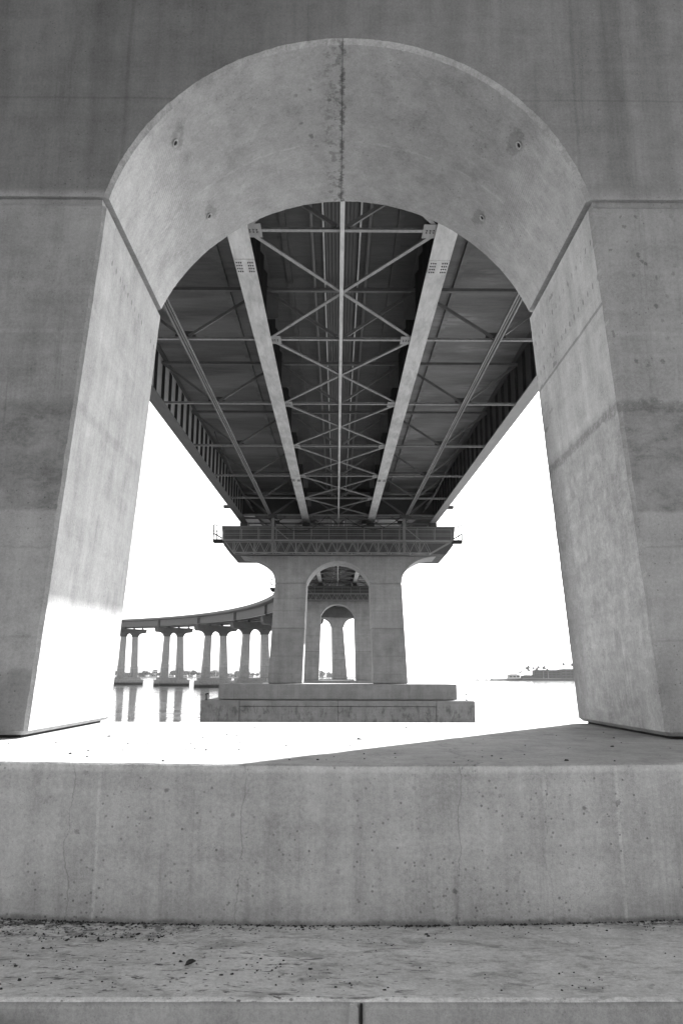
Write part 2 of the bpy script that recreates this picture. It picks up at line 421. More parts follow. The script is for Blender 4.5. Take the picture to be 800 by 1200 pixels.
def build_head(name, mat, parent, y0, y1, fr, rr, ch=0.05, wear=0):
    """fr, rr: front and rear profiles"""
    inf, outf = fr; inr, outr = rr
    mb = MB(); n = len(fr[0])
    cz = min(z for x, z in inf)
    def off(pts, d):
        r = []
        for x, z in pts:
            v = Vector((x, z - cz + 0.4)).normalized(); r.append((x + v.x * d, z + v.y * d))
        r[0] = (pts[0][0] - d, pts[0][1]); r[-1] = (pts[-1][0] + d, pts[-1][1]); return r
    rg = [[(x, y0 + ch, z) for x, z in inf], [(x, y0, z) for x, z in off(inf, ch)], [(x, y0, z) for x, z in outf],
          [(x, y1, z) for x, z in outr], [(x, y1, z) for x, z in off(inr, ch)], [(x, y1 - ch, z) for x, z in inr]]
    if wear:
        for k in (0, 1, 4, 5):
            for i in range(3, n - 3):
                x, y, z = rg[k][i]
                q = mnoise.noise(Vector((i * 0.11, k, 1))) * 0.6 + mnoise.noise(Vector((i * 0.37, k, 5))) * 0.5 + mnoise.noise(Vector((i * 1.1, k, 9))) * 0.3
                c_ = max(0, mnoise.noise(Vector((i * 0.21, 3 * k, 20))) - 0.35) * 1.5
                v = Vector((x, z - cz + 0.4)).normalized()
                if k in (1, 4): rg[k][i] = (x + v.x * wear * (q + c_), y, z + v.y * wear * (q + c_))
                else: rg[k][i] = (x, y + (1 if k == 0 else -1) * wear * (q + c_), z)
    m = 6; vs = [p for r in rg for p in r]; fs = []
    for k in range(m):
        kk = (k + 1) % m
        if k in (1, 3): continue
        for i in range(n - 1): fs.append((k * n + i, k * n + i + 1, kk * n + i + 1, kk * n + i))
    from mathutils.geometry import tessellate_polygon
    for ka, kb in ((1, 2), (4, 3)):
        loop = [ka * n + i for i in range(n)] + [kb * n + i for i in reversed(range(n))]
        for tri in tessellate_polygon([[Vector(vs[i]) for i in loop]]): fs.append(tuple(loop[i] for i in tri))
    fs.append(tuple(k * n for k in range(m))); fs.append(tuple(k * n + n - 1 for k in reversed(range(m))))
    mb.add(vs, fs)
    return mb.build(name, mat, parent)

def leg_mesh(sx, xi0, xo0, xi1, xo1, y0, y1, z0, z1, yb0=None, yb1=None, bev=0.05):
    yb0 = y0 if yb0 is None else yb0; yb1 = y1 if yb1 is None else yb1
    b = [(sx * xi0, yb0, z0), (sx * xo0, yb0, z0), (sx * xo0, yb1, z0), (sx * xi0, yb1, z0)]
    t = [(sx * xi1, y0, z1), (sx * xo1, y0, z1), (sx * xo1, y1, z1), (sx * xi1, y1, z1)]
    return MB().hexa(b, t)

def cap_mesh(w, ya, yb, z0, z1, ych=0.6):
    """hammerhead cap: level top, slightly raked ends, chamfered lower corners"""
    prof = [(-w, z1), (-(w - 0.2), z0 + 0.72), (-(w - 0.75), z0), (w - 0.75, z0), (w - 0.2, z0 + 0.72), (w, z1)]
    return MB().rings([[(x, ya, z) for x, z in prof], [(x, yb, z) for x, z in prof]])

# --- the pier the camera looks through
NP = empty('bridge_pier', (0, 8.79, WATER))
tag(NP, 'huge pale concrete pier whose arched opening frames the whole view', 'bridge pier', 'piers carrying the bridge')
oy, oz = 8.79, WATER
def loc_(m_):           # shift world coordinates to the near pier's own
    m_.v = [(x, y - oy, z - oz) for x, y, z in m_.v]; return m_
fr = head_profile(2.55, 1.95, 4.99, 5.25, 7.85, 8.2, 8.4, 240); rr = head_profile(2.55, 1.68, 4.99, 5.25, 7.85, 8.2, 8.4, 240)
fr = ([(x, z - oz) for x, z in fr[0]], [(x, z - oz) for x, z in fr[1]]); rr = ([(x, z - oz) for x, z in rr[0]], [(x, z - oz) for x, z in rr[1]])
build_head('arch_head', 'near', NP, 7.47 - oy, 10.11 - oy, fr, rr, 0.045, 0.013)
loc_(cap_mesh(9.45, 6.6, 11.0, 7.89, 10.15)).build('cap', 'near', NP, bevel=0.04)
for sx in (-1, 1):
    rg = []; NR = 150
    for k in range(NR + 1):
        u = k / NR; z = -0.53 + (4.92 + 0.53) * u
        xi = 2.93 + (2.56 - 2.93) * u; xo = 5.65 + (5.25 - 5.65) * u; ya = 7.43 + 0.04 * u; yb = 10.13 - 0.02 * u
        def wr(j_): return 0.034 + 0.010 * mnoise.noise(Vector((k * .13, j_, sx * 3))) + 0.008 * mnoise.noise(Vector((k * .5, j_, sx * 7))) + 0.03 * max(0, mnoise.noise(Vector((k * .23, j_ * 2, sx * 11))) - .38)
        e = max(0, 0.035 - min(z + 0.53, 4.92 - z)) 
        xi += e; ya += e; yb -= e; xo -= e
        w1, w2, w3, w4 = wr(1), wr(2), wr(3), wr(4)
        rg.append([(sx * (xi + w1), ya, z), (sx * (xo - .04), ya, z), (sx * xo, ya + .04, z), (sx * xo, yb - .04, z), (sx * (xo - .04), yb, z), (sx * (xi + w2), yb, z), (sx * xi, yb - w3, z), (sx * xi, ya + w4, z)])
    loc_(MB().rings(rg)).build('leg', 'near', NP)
    loc_(MB().hexa([(sx * 2.62, 7.52, 4.89), (sx * 5.2, 7.52, 4.89), (sx * 5.2, 10.06, 4.89), (sx * 2.62, 10.06, 4.89)],
                   [(sx * 2.62, 7.52, 5.06), (sx * 5.2, 7.52, 5.06), (sx * 5.2, 10.06, 5.06), (sx * 2.62, 10.06, 5.06)])).build('joint', 'near', NP)
    loc_(MB().hexa([(sx * 3.02, 7.53, -0.59), (sx * 5.6, 7.53, -0.59), (sx * 5.6, 10.04, -0.59), (sx * 3.02, 10.04, -0.59)],
                   [(sx * 3.02, 7.53, -0.5), (sx * 5.6, 7.53, -0.5), (sx * 5.6, 10.04, -0.5), (sx * 3.02, 10.04, -0.5)])).build('bearing_pad', 'dark', NP)
def arch_point(x, zs=4.99, rise=1.86, a=2.55):
    Rr = (a * a + rise * rise) / (2 * rise); return zs + rise - Rr + math.sqrt(Rr * Rr - x * x)
def arch_pt_y(x, y):
    f = (y - 7.47) / 2.64; return arch_point(x, rise=1.95 + (1.68 - 1.95) * f)
for hx, hy in ((-1.98, 7.95), (-1.83, 9.45), (1.98, 7.95), (1.83, 9.45)):
    hz = arch_pt_y(hx, hy); nrm = Vector((hx, 0, hz - 4.36)).normalized(); p = Vector((hx, hy, hz))
    a = MB(); n = 14
    t = Vector((0, 1, 0)); u = nrm.cross(t)
    ring = lambda r, d: [p + nrm * d + (t * math.cos(6.2832 * i / n) * 1.3 + u * math.sin(6.2832 * i / n)) * r for i in range(n)]
    a.rings([ring(0.045, -0.012), ring(0.038, -0.02), ring(0.028, -0.012), ring(0.024, -0.004)], caps=False)
    hr = loc_(a).build('tie_hole', 'footing', NP)
    loc_(MB().rings([ring(0.026, -0.006), ring(0.024, 0.01)])).build('hole_disc', 'hole', hr)  # black disc painting in the shade inside the hole
# footing under the near pier: platform slab with a slightly bowed, worn front edge, and the step below
def slab(x0, x1, yf, yr, z0, z1, bow, nz=1, seed=0, arr=0.02, n=120):
    mb = MB(); prof = []
    def Y(x, z, k): return yf + bow * (x / 3.0) ** 2 if abs(x) < 6 else yf + bow * 4
    rows = [(0.0, z0), (0.0, z1 - arr * 1.6), (arr * 0.35, z1 - arr * 0.5), (arr * 1.3, z1 + 0.0)]
    rg = []
    for i in range(n + 1):
        x = x0 + (x1 - x0) * i / n
        ring = []
        for dy, z in rows:
            w = mnoise.noise(Vector((x * 2.3, z * 3, seed))) * 0.008 + mnoise.noise(Vector((x * 9, z * 3, seed + 5))) * 0.004
            wz = mnoise.noise(Vector((x * 4, 2, seed))) * 0.005 + mnoise.noise(Vector((x * 15, 4, seed))) * 0.003
            ring.append((x, Y(x, z, 0) + dy + (w if z > z0 else 0), z + (wz if z > z1 - arr else 0)))
        ring += [(x, yr, z1), (x, yr, z0)]
        rg.append(ring)
    mb.rings(rg)
    return mb
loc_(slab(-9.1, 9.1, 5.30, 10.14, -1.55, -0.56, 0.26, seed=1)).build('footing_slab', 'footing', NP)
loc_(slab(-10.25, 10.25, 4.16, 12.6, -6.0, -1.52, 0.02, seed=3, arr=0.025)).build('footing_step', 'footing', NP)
loc_(MB().hexa([(-0.04, 4.13, -1.75), (0.015, 4.13, -1.75), (0.015, 4.2, -1.75), (-0.04, 4.2, -1.75)],
               [(-0.035, 4.142, -1.545), (0.008, 4.142, -1.545), (0.008, 4.2, -1.53), (-0.035, 4.2, -1.53)])).build('formwork_fin', 'footing', NP, bevel=0.005)
loc_(MB().box(0.017, 0.030, 4.148, 4.2, -1.75, -1.536)).build('joint', 'dark', NP)
bl = lambda mb, par, x, s: mb
for x in (-7.95, -2.7, 2.7, 7.95):
    loc_(MB().box(x - 0.45, x + 0.45, 8.3, 9.3, 10.152, 10.5).box(x - 0.3, x + 0.3, 8.45, 9.15, 10.5, soffit(8.8) - 0.01)).build('bearing', 'web', NP)

# --- the other piers
def pier(s, label, gap=False, tall=False, detail=True):
    px, py, t = path(s)
    r = empty('bridge_pier', (px, py, WATER), t)
    tag(r, label, 'bridge pier', 'piers carrying the bridge')
    zt = soffit(s) - 0.75 - WATER; zc = zt - 2.28; zs = zt - 4.5; zb = -0.55 - WATER
    hw = 1.5
    a = 2.58; xi1, xo1, xi0, xo0 = a, 5.15, 2.84, 5.54
    if tall: a = 2.15; xi1, xo1, xi0, xo0 = 2.3, 4.75, 2.5, 5.7
    rise = 1.78 if not tall else 1.95
    xs = 5.15 if not tall else 4.95
    p = head_profile(a, rise, zs + 0.03, xs, zc, 8.0, zc + 0.4)
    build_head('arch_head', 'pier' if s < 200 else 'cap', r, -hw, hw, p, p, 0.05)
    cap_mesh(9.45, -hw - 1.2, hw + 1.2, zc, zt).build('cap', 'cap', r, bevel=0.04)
    for sx in (-1, 1):
        leg_mesh(sx, xi0, xo0, xi1, xo1, -hw, hw, zb + 0.03, zs - 0.03, -hw - 0.06 * (1 if not tall else 5), hw + 0.06 * (1 if not tall else 5)).build('leg', 'pier', r, bevel=0.05)
        MB().box(min(sx * (xi1 + .08), sx * (xo1 - .08)), max(sx * (xi1 + .08), sx * (xo1 - .08)), -hw + 0.08, hw - 0.08, zs - 0.05, zs + 0.05).build('joint', 'pier', r)
        MB().box(min(sx * (xi0 + .08), sx * (xo0 - .08)), max(sx * (xi0 + .08), sx * (xo0 - .08)), -hw + 0.06, hw - 0.06, zb - 0.02, zb + 0.05).build('bearing_pad', 'dark', r)
    FW = 9.1 if not tall else 7.1; FD = 3.6 if not tall else 3.0
    MB().box(-FW, FW, -FD, FD, 3.28, zb).build('footing_slab', 'pier', r, bevel=0.05)
    if detail:
        MB().box(-10.25, -7.35, -4.8, 4.8, -1, 3.24).build('footing_step', 'pier', r, bevel=0.05)
        MB().box(7.35, 10.25, -4.8, 4.8, -1, 3.24).build('footing_step', 'pier', r, bevel=0.05)
        MB().box(-7.335, -0.008, -4.76, 4.8, -1, 2.805).box(0.008, 7.335, -4.76, 4.8, -1, 2.805).build('footing_panel', 'pier', r, bevel=0.03)
        MB().box(-7.335, -0.008, -4.79, 4.8, 2.83, 3.23).box(0.008, 7.335, -4.79, 4.8, 2.83, 3.23).build('footing_coping', 'pier', r, bevel=0.03)
        MB().box(-7.36, 7.36, -4.6, 4.6, -1, 3.2).build('joint', 'dark', r)
    else:
        MB().box(-8.1, 8.1, -3.9, 3.9, -1, 3.25).build('footing_step', 'pier', r, bevel=0.05)
    for x in (-7.95, -2.7, 2.7, 7.95):
        MB().box(x - 0.5, x + 0.5, -0.5, 0.5, zt, zt + 0.3).box(x - 0.32, x + 0.32, -0.35, 0.35, zt + 0.3, zt + 0.74).build('bearing', 'web', r)
    return r
stations = [65, 124, 183, 243, 303, 363, 423, 483, 543, 603]
labels = ['whole grey pier standing in the water, second from the camera, gantry hung across its head',
          'third pier from the camera, seen inside the arch of the second',
          'slim pier column seen through the two nearer arches, its right leg showing',
          'viaduct pier mostly hidden behind the left leg of the second pier',
          'viaduct pier just left of the second pier, partly covered by its leg',
          'viaduct pier third from the left among the four in the water at left',
          'viaduct pier second from the left among the four in the water at left',
          'farthest viaduct pier visible, beside the left jamb of the big arch',
          'viaduct pier beyond the left edge of the arch view',
          'last viaduct pier at the end of the curve']
piers = [pier(s, l, tall=(i >= 2), detail=(i < 2)) for i, (s, l) in enumerate(zip(stations, labels))]

# little hooked mooring posts on the lower footing of the second pier
def hook(loc, label, sx):
    r = empty('mooring_post', loc); tag(r, label, 'mooring post', 'mooring posts on the footing')
    MB().tube((0, 0, 0), (0, 0, 0.34), 0.05, 0.045, 10).build('post', 'dark', r)
    MB().tube((0, 0, 0.34), (0.06 * sx, 0, 0.45), 0.045).tube((0.06 * sx, 0, 0.45), (-0.16 * sx, 0, 0.5), 0.045, 0.05).build('hook', 'dark', r)
    MB().tube((0, 0, 0), (0, 0, 0.03), 0.13, 0.13, 12).build('base_plate', 'dark', r)
hook((-9.95, 61.0, -1.76), 'tiny hooked mooring post at the left end of the second pier footing', -1)
hook((9.75, 61.0, -1.76), 'tiny hooked mooring post at the right end of the second pier footing', 1)
# access landing on the left flank of the second pier
r = empty('access_landing', (-5.17, 65.0, 7.0)); tag(r, 'small railed landing fixed to the left flank of the second pier', 'landing')
MB().box(-0.42, 0, -1.3, 1.3, 0, 0.08).build('platform', 'dark', r)
for y in (-1.28, 0, 1.26): MB().bar((-0.4, y, 0.08), (-0.4, y, 1.0), 0.05, 0.05).build('post', 'dark', r)
MB().bar((-0.4, -1.3, 1.0), (-0.4, 1.3, 1.0), 0.05, 0.05).bar((-0.4, -1.3, 0.55), (-0.4, 1.3, 0.55), 0.04, 0.04).build('rail', 'dark', r)

# ------------------------------------------------------------------ superstructure
def sweep(mb, prof, s0, s1, zf, step=6.0, straight=False):
    n = 1 if straight else max(1, int(math.ceil((s1 - s0) / step)))
    rg = []
    for i in range(n + 1):
        s = s0 + (s1 - s0) * i / n
        rg.append([at(s, x, zf(s) + z) for x, z in prof])
    return mb.rings(rg)
def rect(x0, x1, z0, z1): return [(x0, z0), (x1, z0), (x1, z1), (x0, z1)]
D1 = 2.28    # girder depth over the near spans
def span(s0, s1, label, frames, near_detail):
    st = s1 <= S0 + 3
    px, py, t = path(s0); root = empty('bridge_span', (0, s0 if s0 > -50 else 30, soffit(max(s0, 0))))
    tag(root, label, 'bridge span', 'spans of the bridge deck')
    inv = Matrix.Translation(-Vector(root.location))
    def B(mb, name, mat, par=None, bevel=0):
        mb.v = [tuple(Vector(v) - Vector(root.location)) for v in mb.v]
        return mb.build(name, mat, par or root, bevel=bevel)
    sw = lambda prof, a=s0, b=s1, mb=None: sweep(mb or MB(), prof, a, b, soffit, straight=st)
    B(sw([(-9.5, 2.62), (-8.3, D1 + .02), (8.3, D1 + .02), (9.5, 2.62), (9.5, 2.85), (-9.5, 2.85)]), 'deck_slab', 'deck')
    B(sw(rect(-9.1, 9.1, 2.855, 2.90)), 'road_surface', 'road')
    for sx in (-1, 1):
        B(sw([(sx * 9.48, 2.85), (sx * 9.10, 2.85), (sx * 9.28, 3.70), (sx * 9.43, 3.70)]), 'barrier', 'barrier')
        for gx, w in ((2.7, 0.57), (7.95, 0.56)):
            main = gx < 5
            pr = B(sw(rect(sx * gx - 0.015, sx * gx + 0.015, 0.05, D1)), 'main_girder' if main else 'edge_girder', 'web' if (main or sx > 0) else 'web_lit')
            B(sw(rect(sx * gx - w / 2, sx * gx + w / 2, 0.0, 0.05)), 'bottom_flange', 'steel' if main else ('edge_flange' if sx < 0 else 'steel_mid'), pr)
            B(sw(rect(sx * gx - 0.2, sx * gx + 0.2, D1 - 0.04, D1)), 'top_flange', 'web', pr)
            # web stiffeners on the inner side
            if near_detail:
                ss_ = 9.9
                while ss_ < s1 - 0.2:
                    z = soffit(ss_); x0 = sx * (gx - 0.02); x1 = sx * (gx - (0.20 if main else 0.15))
                    q = [[at(ss_ + e, x0, z + 0.06), at(ss_ + e, x1, z + 0.10), at(ss_ + e, x1, z + D1 - 0.3), at(ss_ + e, x0, z + D1 - 0.06)] for e in (-0.012, 0.012)]
                    B(MB().rings(q), 'stiffener', 'stiff', pr); ss_ += 1.2033 if main else 1.444
            if near_detail:
                for sp in ((20.1, 0.4), (48.0, 0.4)):
                    if not main: break
                    pl = MB(); sweep(pl, rect(sx * gx - w / 2 + 0.01, sx * gx + w / 2 - 0.01, -0.018, -0.001), sp[0] - sp[1], sp[0] + sp[1], soffit, straight=True)
                    bo = MB()
                    for cx in (-0.16, 0.16):
                        for ix in (-1, 0, 1):
                            for iy in range(4):
                                p = at(sp[0] - 0.26 + iy * 0.17, sx * gx + cx + ix * 0.06, soffit(sp[0]) + G * (-0.26 + iy * 0.17) - 0.018)
                                bo.tube(p, p + Vector((0, 0, -0.03)), 0.021, 0.018, 6)
                    npl = len(pl.f); pl.add(bo.v, bo.f)
                    plo = B(pl, 'splice_plate', 'steel', pr)
                    plo.data.materials.append(M['web'])
                    for q_ in plo.data.polygons[npl:]: q_.material_index = 1
        # longitudinal stringer: dark channel with two paler lips
        c = 5.43 * sx
        B(sw(rect(c - 0.12, c + 0.12, 0.02, 0.05)).add([], []), 'stringer', 'web')
        st2 = C.objects[-1] if False else None
        lip = MB(); sweep(lip, rect(c - 0.12, c - 0.075, -0.03, 0.02), s0, s1, soffit, straight=st); sweep(lip, rect(c + 0.075, c + 0.12, -0.03, 0.02), s0, s1, soffit, straight=st)
        sweep(lip, rect(c - 0.02, c + 0.02, 0.0, 0.02), s0, s1, soffit, straight=st)
        B(lip, 'stringer', 'brace')
    B(sw(rect(-0.055, 0.055, -0.02, 0.02)), 'bottom_chord', 'steel')
    ch = MB(); sweep(ch, rect(-0.012, 0.012, 0.021, 0.14), s0, s1, soffit, straight=st); B(ch, 'bottom_chord', 'steel_mid')
    # drainage trough: corrugated sheet between two bright rails under the middle of the deck, and two pipes
    pz = 2.18
    cor = []
    for i in range(19):
        x = -0.5 + 1.0 * i / 18; cor.append((x, pz + (0.02 if i % 2 else 0.0)))
    cor += [(0.5, pz + 0.04), (-0.5, pz + 0.04)]
    B(sw(cor), 'corrugated_sheet', 'web')
    for x in (-0.56, 0.58): B(sw(rect(x - 0.025, x + 0.025, pz - 0.08, pz + 0.05)), 'sheet_rail', 'steel')
    for x in (-0.92, 0.86):
        rg = [(x + 0.055 * math.cos(i * math.pi / 4), pz - 0.12 + 0.055 * math.sin(i * math.pi / 4)) for i in range(8)]
        B(sw(rg), 'pipe', 'web_pale')
    # shallow longitudinal ribs under the slab
    for x in (-6.7, -4.1, 4.1, 6.7, -1.8, 1.8):
        B(sw(rect(x - 0.09, x + 0.09, D1 - 0.10, D1 + 0.018)), 'deck_rib', 'deck')
    prev = None
    for k, s in enumerate(frames):
        z = soffit(s); zl = z + 0.11; zu = z + 1.96
        cf = MB()
        for xa, xb in ((-7.9, -2.72), (-2.66, 2.66), (2.72, 7.9)):
            cf.add([], [])
            cf.bar(at(s, xa, zl - 0.045), at(s, xb, zl - 0.045), 0.12, 0.016)
            cf.bar(at(s + 0.05, xa, zl + 0.02), at(s + 0.05, xb, zl + 0.02), 0.016, 0.11)
        f = B(cf, 'cross_frame', 'brace')
        us = MB()
        for xa, xb in ((-7.9, -2.72), (-2.66, 2.66), (2.72, 7.9)):
            us.bar(at(s, xa, zu), at(s, xb, zu), 0.14, 0.12)
        B(us, 'upper_strut', 'web_pale', f)
        for sx in (-1, 1):
            B(MB().bar(at(s, sx * 2.8, zu - 0.06), at(s, sx * 5.3, zl + 0.08), 0.08, 0.10), 'diagonal', 'web_pale', f)
            B(MB().bar(at(s, sx * 7.8, zu - 0.06), at(s, sx * 5.56, zl + 0.08), 0.08, 0.10), 'diagonal', 'web_pale', f)
            B(MB().bar(at(s, sx * 2.6, zu - 0.06), at(s, sx * 0.15, zl + 0.08), 0.08, 0.10), 'diagonal', 'web_pale', f)
            a = at(s, sx * 5.43, zl + 0.13)
            B(MB().box(a.x - 0.36, a.x + 0.36, a.y + 0.062, a.y + 0.078, a.z - 0.14, a.z + 0.16), 'gusset', 'web', f)
            a = at(s, sx * 2.28, zl - 0.055)
            g_ = MB().box(a.x - 0.20, a.x + 0.20, a.y - 0.32, a.y + 0.32, a.z - 0.002, a.z + 0.010)
            B(g_, 'gusset', 'steel_mid', f)
            if near_detail:
                bo = MB()
                for i in range(3):
                    for j in range(2):
                        p = a + Vector((-0.1 + 0.09 * i, -0.05 + 0.1 * j, -0.001)); bo.tube(p, p + Vector((0, 0, -0.025)), 0.02, 0.018, 6)
                B(bo, 'bolts', 'web', f)
            # added plates standing in for patches of light from the deck gap
            a = at(s, sx * 2.42, z + 1.35)
            B(MB().box(a.x - 0.22, a.x + 0.22, a.y - 0.012, a.y + 0.012, a.z - 0.5, a.z + 0.5), 'light_patch_plate', 'web_pale', f)
        if prev is not None:
            for sx in (-1, 1):
                zz = 0.085
                m1 = at((prev + s) / 2, 0, soffit((prev + s) / 2) + zz)
                for q, (sa, sb, xa, xb) in enumerate(((prev + .12, s - .12, -2.45 * sx, 2.45 * sx),)):
                    a = at(sa, xa, soffit(sa) + zz + 0.014 * sx); b_ = at(sb, xb, soffit(sb) + zz + 0.014 * sx)
                    B(MB().bar(a, b_, 0.11, 0.016).bar(a + Vector((0, 0.045, 0.05)), b_ + Vector((0, 0.045, 0.05)), 0.014, 0.08), 'lateral_brace', 'brace')
        prev = s
    return root
fA = [18.3 + 7.22 * k for k in range(-1, 7)]
spanA = span(-55, 64.96, 'nearest bridge span overhead, pale flanges and crossed bracing running away from the arch', fA, True)
spanB = span(65.04, 123.9, 'second bridge span glimpsed through the arch of the second pier', [65.8] + [65.6 + 7.3 * k for k in range(1, 8)] + [123.2], False)
spanC = span(124.1, 183, 'third bridge span glimpsed through the smaller inner arch', [125 + 8.2 * k for k in range(8)], False)

# deep end diaphragm of the nearest span over the second pier
def add_child(root, mb, name, mat):
    mb.v = [tuple(Vector(v) - Vector(root.location)) for v in mb.v]; return mb.build(name, mat, root)
z = soffit(63.6)
for sx in (-1, 1):
    for xa, xb in ((2.75, 7.9), (0.05, 2.62)):
        a = min(sx * xa, sx * xb); b_ = max(sx * xa, sx * xb)
        add_child(spanA, MB().box(a, b_, 63.6, 63.65, z + 0.55, z + 2.2), 'end_diaphragm', 'web')
        add_child(spanA, MB().bar((a, 62.9, z + 0.05), (b_, 62.9, z + 0.05), 0.14, 0.14), 'end_strut', 'web_pale')
    for xa, xb in ((2.9, 5.2), (7.7, 5.7)):
        add_child(spanA, MB().bar((sx * xa, 61.8, z + 1.9), (sx * xb, 61.8, z + 0.2), 0.22, 0.22), 'end_brace', 'web')
# drain pipe loops near the edge girders
for sx in (-1, 1):
    for j in range(3):
        mb = MB(); pts = []
        for i in range(13):
            u = i / 12; s = 44 + j * 2.2 + 15 * u
            pts.append(Vector((sx * (7.3 - 0.5 * u + 0.1 * j), s, soffit(s) + 2.0 - 1.5 * math.sin(u * math.pi * 0.55) + 0.1 * j)))
        for a, b_ in zip(pts, pts[1:]): mb.tube(a, b_, 0.045, 0.045, 6)
        add_child(spanA, mb, 'drain_pipe', 'web')
# small catwalk brackets hung outside the girders at the pier
for sx in (-1, 1):
    add_child(spanA, MB().box(min(sx * 8.25, sx * 8.75), max(sx * 8.25, sx * 8.75), 58.2, 58.6, soffit(58) + 0.1, soffit(58) + 0.3), 'bracket', 'web')

# curved viaduct
def viaduct():
    s0, s1 = 183.1, 612
    root = empty('bridge_span', (0, 183, soffit(183)))
    tag(root, 'long curved viaduct deck sweeping away to the left above the water', 'bridge span', 'spans of the bridge deck')
    def B(mb, name, mat, par=None): mb.v = [tuple(Vector(v) - Vector(root.location)) for v in mb.v]; return mb.build(name, mat, par or root)
    D = 2.9
    sw = lambda prof: sweep(MB(), prof, s0, s1, soffit, 5)
    B(sw([(-9.5, D + .35), (-8.3, D), (8.3, D), (9.5, D + .35), (9.5, D + .6), (-9.5, D + .6)]), 'deck_slab', 'web')
    B(sw(rect(-9.0, 9.0, D + .605, D + .65)), 'road_surface', 'road')
    for sx in (-1, 1):
        B(sw([(sx * 9.48, D + .6), (sx * 9.05, D + .6), (sx * 9.25, D + 1.35), (sx * 9.43, D + 1.35)]), 'barrier', 'barrier')
        for gx in (2.7, 7.95):
            g_ = B(sw(rect(sx * gx - 0.02, sx * gx + 0.02, 0.05, D)), 'edge_girder' if gx > 5 else 'main_girder', 'edge_flange')
            B(sw(rect(sx * gx - 0.28, sx * gx + 0.28, 0, 0.05)), 'bottom_flange', 'steel_mid', g_)
            if gx > 5 and sx > 0:
                s = s0 + 1
                while s < s1:
                    z = soffit(s); x0, x1 = sx * (gx + 0.02), sx * (gx + 0.22)
                    B(MB().rings([[at(s + e, x0, z + .06), at(s + e, x1, z + .1), at(s + e, x1, z + D - .3), at(s + e, x0, z + D - .1)] for e in (-0.05, 0.05)]), 'stiffener', 'web', g_); s += 4.4
    for s in stations[3:]:
        for e in (-0.9, 0.9):
            z = soffit(s); mb = MB()
            for sx in (-1, 1):
                x0, x1 = sx * 8.0, sx * 8.5
                mb.rings([[at(s + e + q, x0, z + .06), at(s + e + q, x1, z + .1), at(s + e + q, x1, z + D - .2), at(s + e + q, x0, z + D - .05)] for q in (-0.25, 0.25)])
            B(mb, 'bearing_stiffener', 'web')
    for k in range(30):
        s = s0 + 2 + k * 14.3; z = soffit(s)
        mb = MB().bar(at(s, -7.9, z + .2), at(s, 7.9, z + .2), .15, .15)
        mb.bar(at(s, -7.9, z + 2.9), at(s, -5.3, z + .3), .12, .12).bar(at(s, 7.9, z + 2.9), at(s, 5.3, z + .3), .12, .12)
        B(mb, 'cross_frame', 'web_pale')
    return root, D
VI, VD = viaduct()

# lamp posts along the outer barrier of the viaduct
def lamp_post():
    r = empty('street_lamp', (0, 0, 0)); tag(r, 'slender pale lamp post standing on the outer barrier of the curved viaduct', 'street lamp', 'lamp posts along the viaduct')
    MB().tube((0, 0, 0), (0, 0, 9.2), 0.10, 0.055, 8).build('pole', 'pole', r)
    a = MB(); pts = [(0, 0, 9.15), (-0.4, 0, 9.7), (-1.1, 0, 9.95), (-1.9, 0, 10.0)]
    for p, q in zip(pts, pts[1:]): a.tube(p, q, 0.05, 0.045, 6)
    a.build('arm', 'pole', r)
    MB().hexa([(-2.5, -0.12, 9.9), (-1.8, -0.12, 9.9), (-1.8, 0.12, 9.9), (-2.5, 0.12, 9.9)], [(-2.4, -0.08, 10.06), (-1.85, -0.08, 10.06), (-1.85, 0.08, 10.06), (-2.4, 0.08, 10.06)]).build('lamp_head', 'web', r)
    return r
lp = lamp_post()
for i, s in enumerate([200 + 42 * k for k in range(9)]):
    o = lp if i == 0 else copy_tree(lp)
    o.location = at(s, 9.35, soffit(s) + VD + 1.35); o.rotation_euler.z = path(s)[2]

# cars on the viaduct
def car(kind):
    tall = kind == 'van'
    r = empty('parked_car' if False else ('van' if tall else 'car'), (0, 0, 0))
    h = 2.7 if tall else 1.95
    body = [(-0.9, 0.35), (0.9, 0.35), (0.92, 0.6), (0.86, 0.95), (-0.86, 0.95), (-0.92, 0.6)]
    rg = []
    for y, k, dz in ((-2.3, 0.85, 0), (-2.15, 1, 0), (-1.0, 1, 0.02), (1.2, 1, 0.0), (2.1, 0.98, -0.12), (2.3, 0.85, -0.2)):
        rg.append([(x * k, y, z + (dz if z > 0.7 else 0)) for x, z in body])
    MB().rings(rg).build('body', 'car_pale' if tall else 'car_dark', r)
    y0, y1, y2, y3 = (-2.1, -2.0, 0.9, 1.7) if tall else (-1.7, -0.9, 0.3, 1.1)
    MB().hexa([(-0.84, y0, 0.94), (0.84, y0, 0.94), (0.84, y3, 0.93), (-0.84, y3, 0.93)], [(-0.66, y1, h), (0.66, y1, h), (0.66, y2, h), (-0.66, y2, h)]).build('cabin', 'glass', r)
    MB().box(-0.64, 0.64, y1 + 0.03, y2 - 0.03, h - 0.02, h + 0.03).build('roof', 'car_pale' if tall else 'car_dark', r)
    for sx in (-1, 1):
        for y in (-1.4, 1.4):
            w = MB().tube((sx * 0.72, y, 0.33), (sx * 0.93, y, 0.33), 0.33, 0.33, 14).build('wheel', 'tyre', r)
            MB().tube((sx * 0.80, y, 0.33), (sx * 0.94, y, 0.33), 0.19, 0.17, 10).build('rim', 'pole', w)
        MB().box(sx * 0.68 - 0.14, sx * 0.68 + 0.14, 2.2, 2.3, 0.62, 0.74).build('headlight', 'car_pale', r)
    return r
cd = car('car'); cv = car('van')
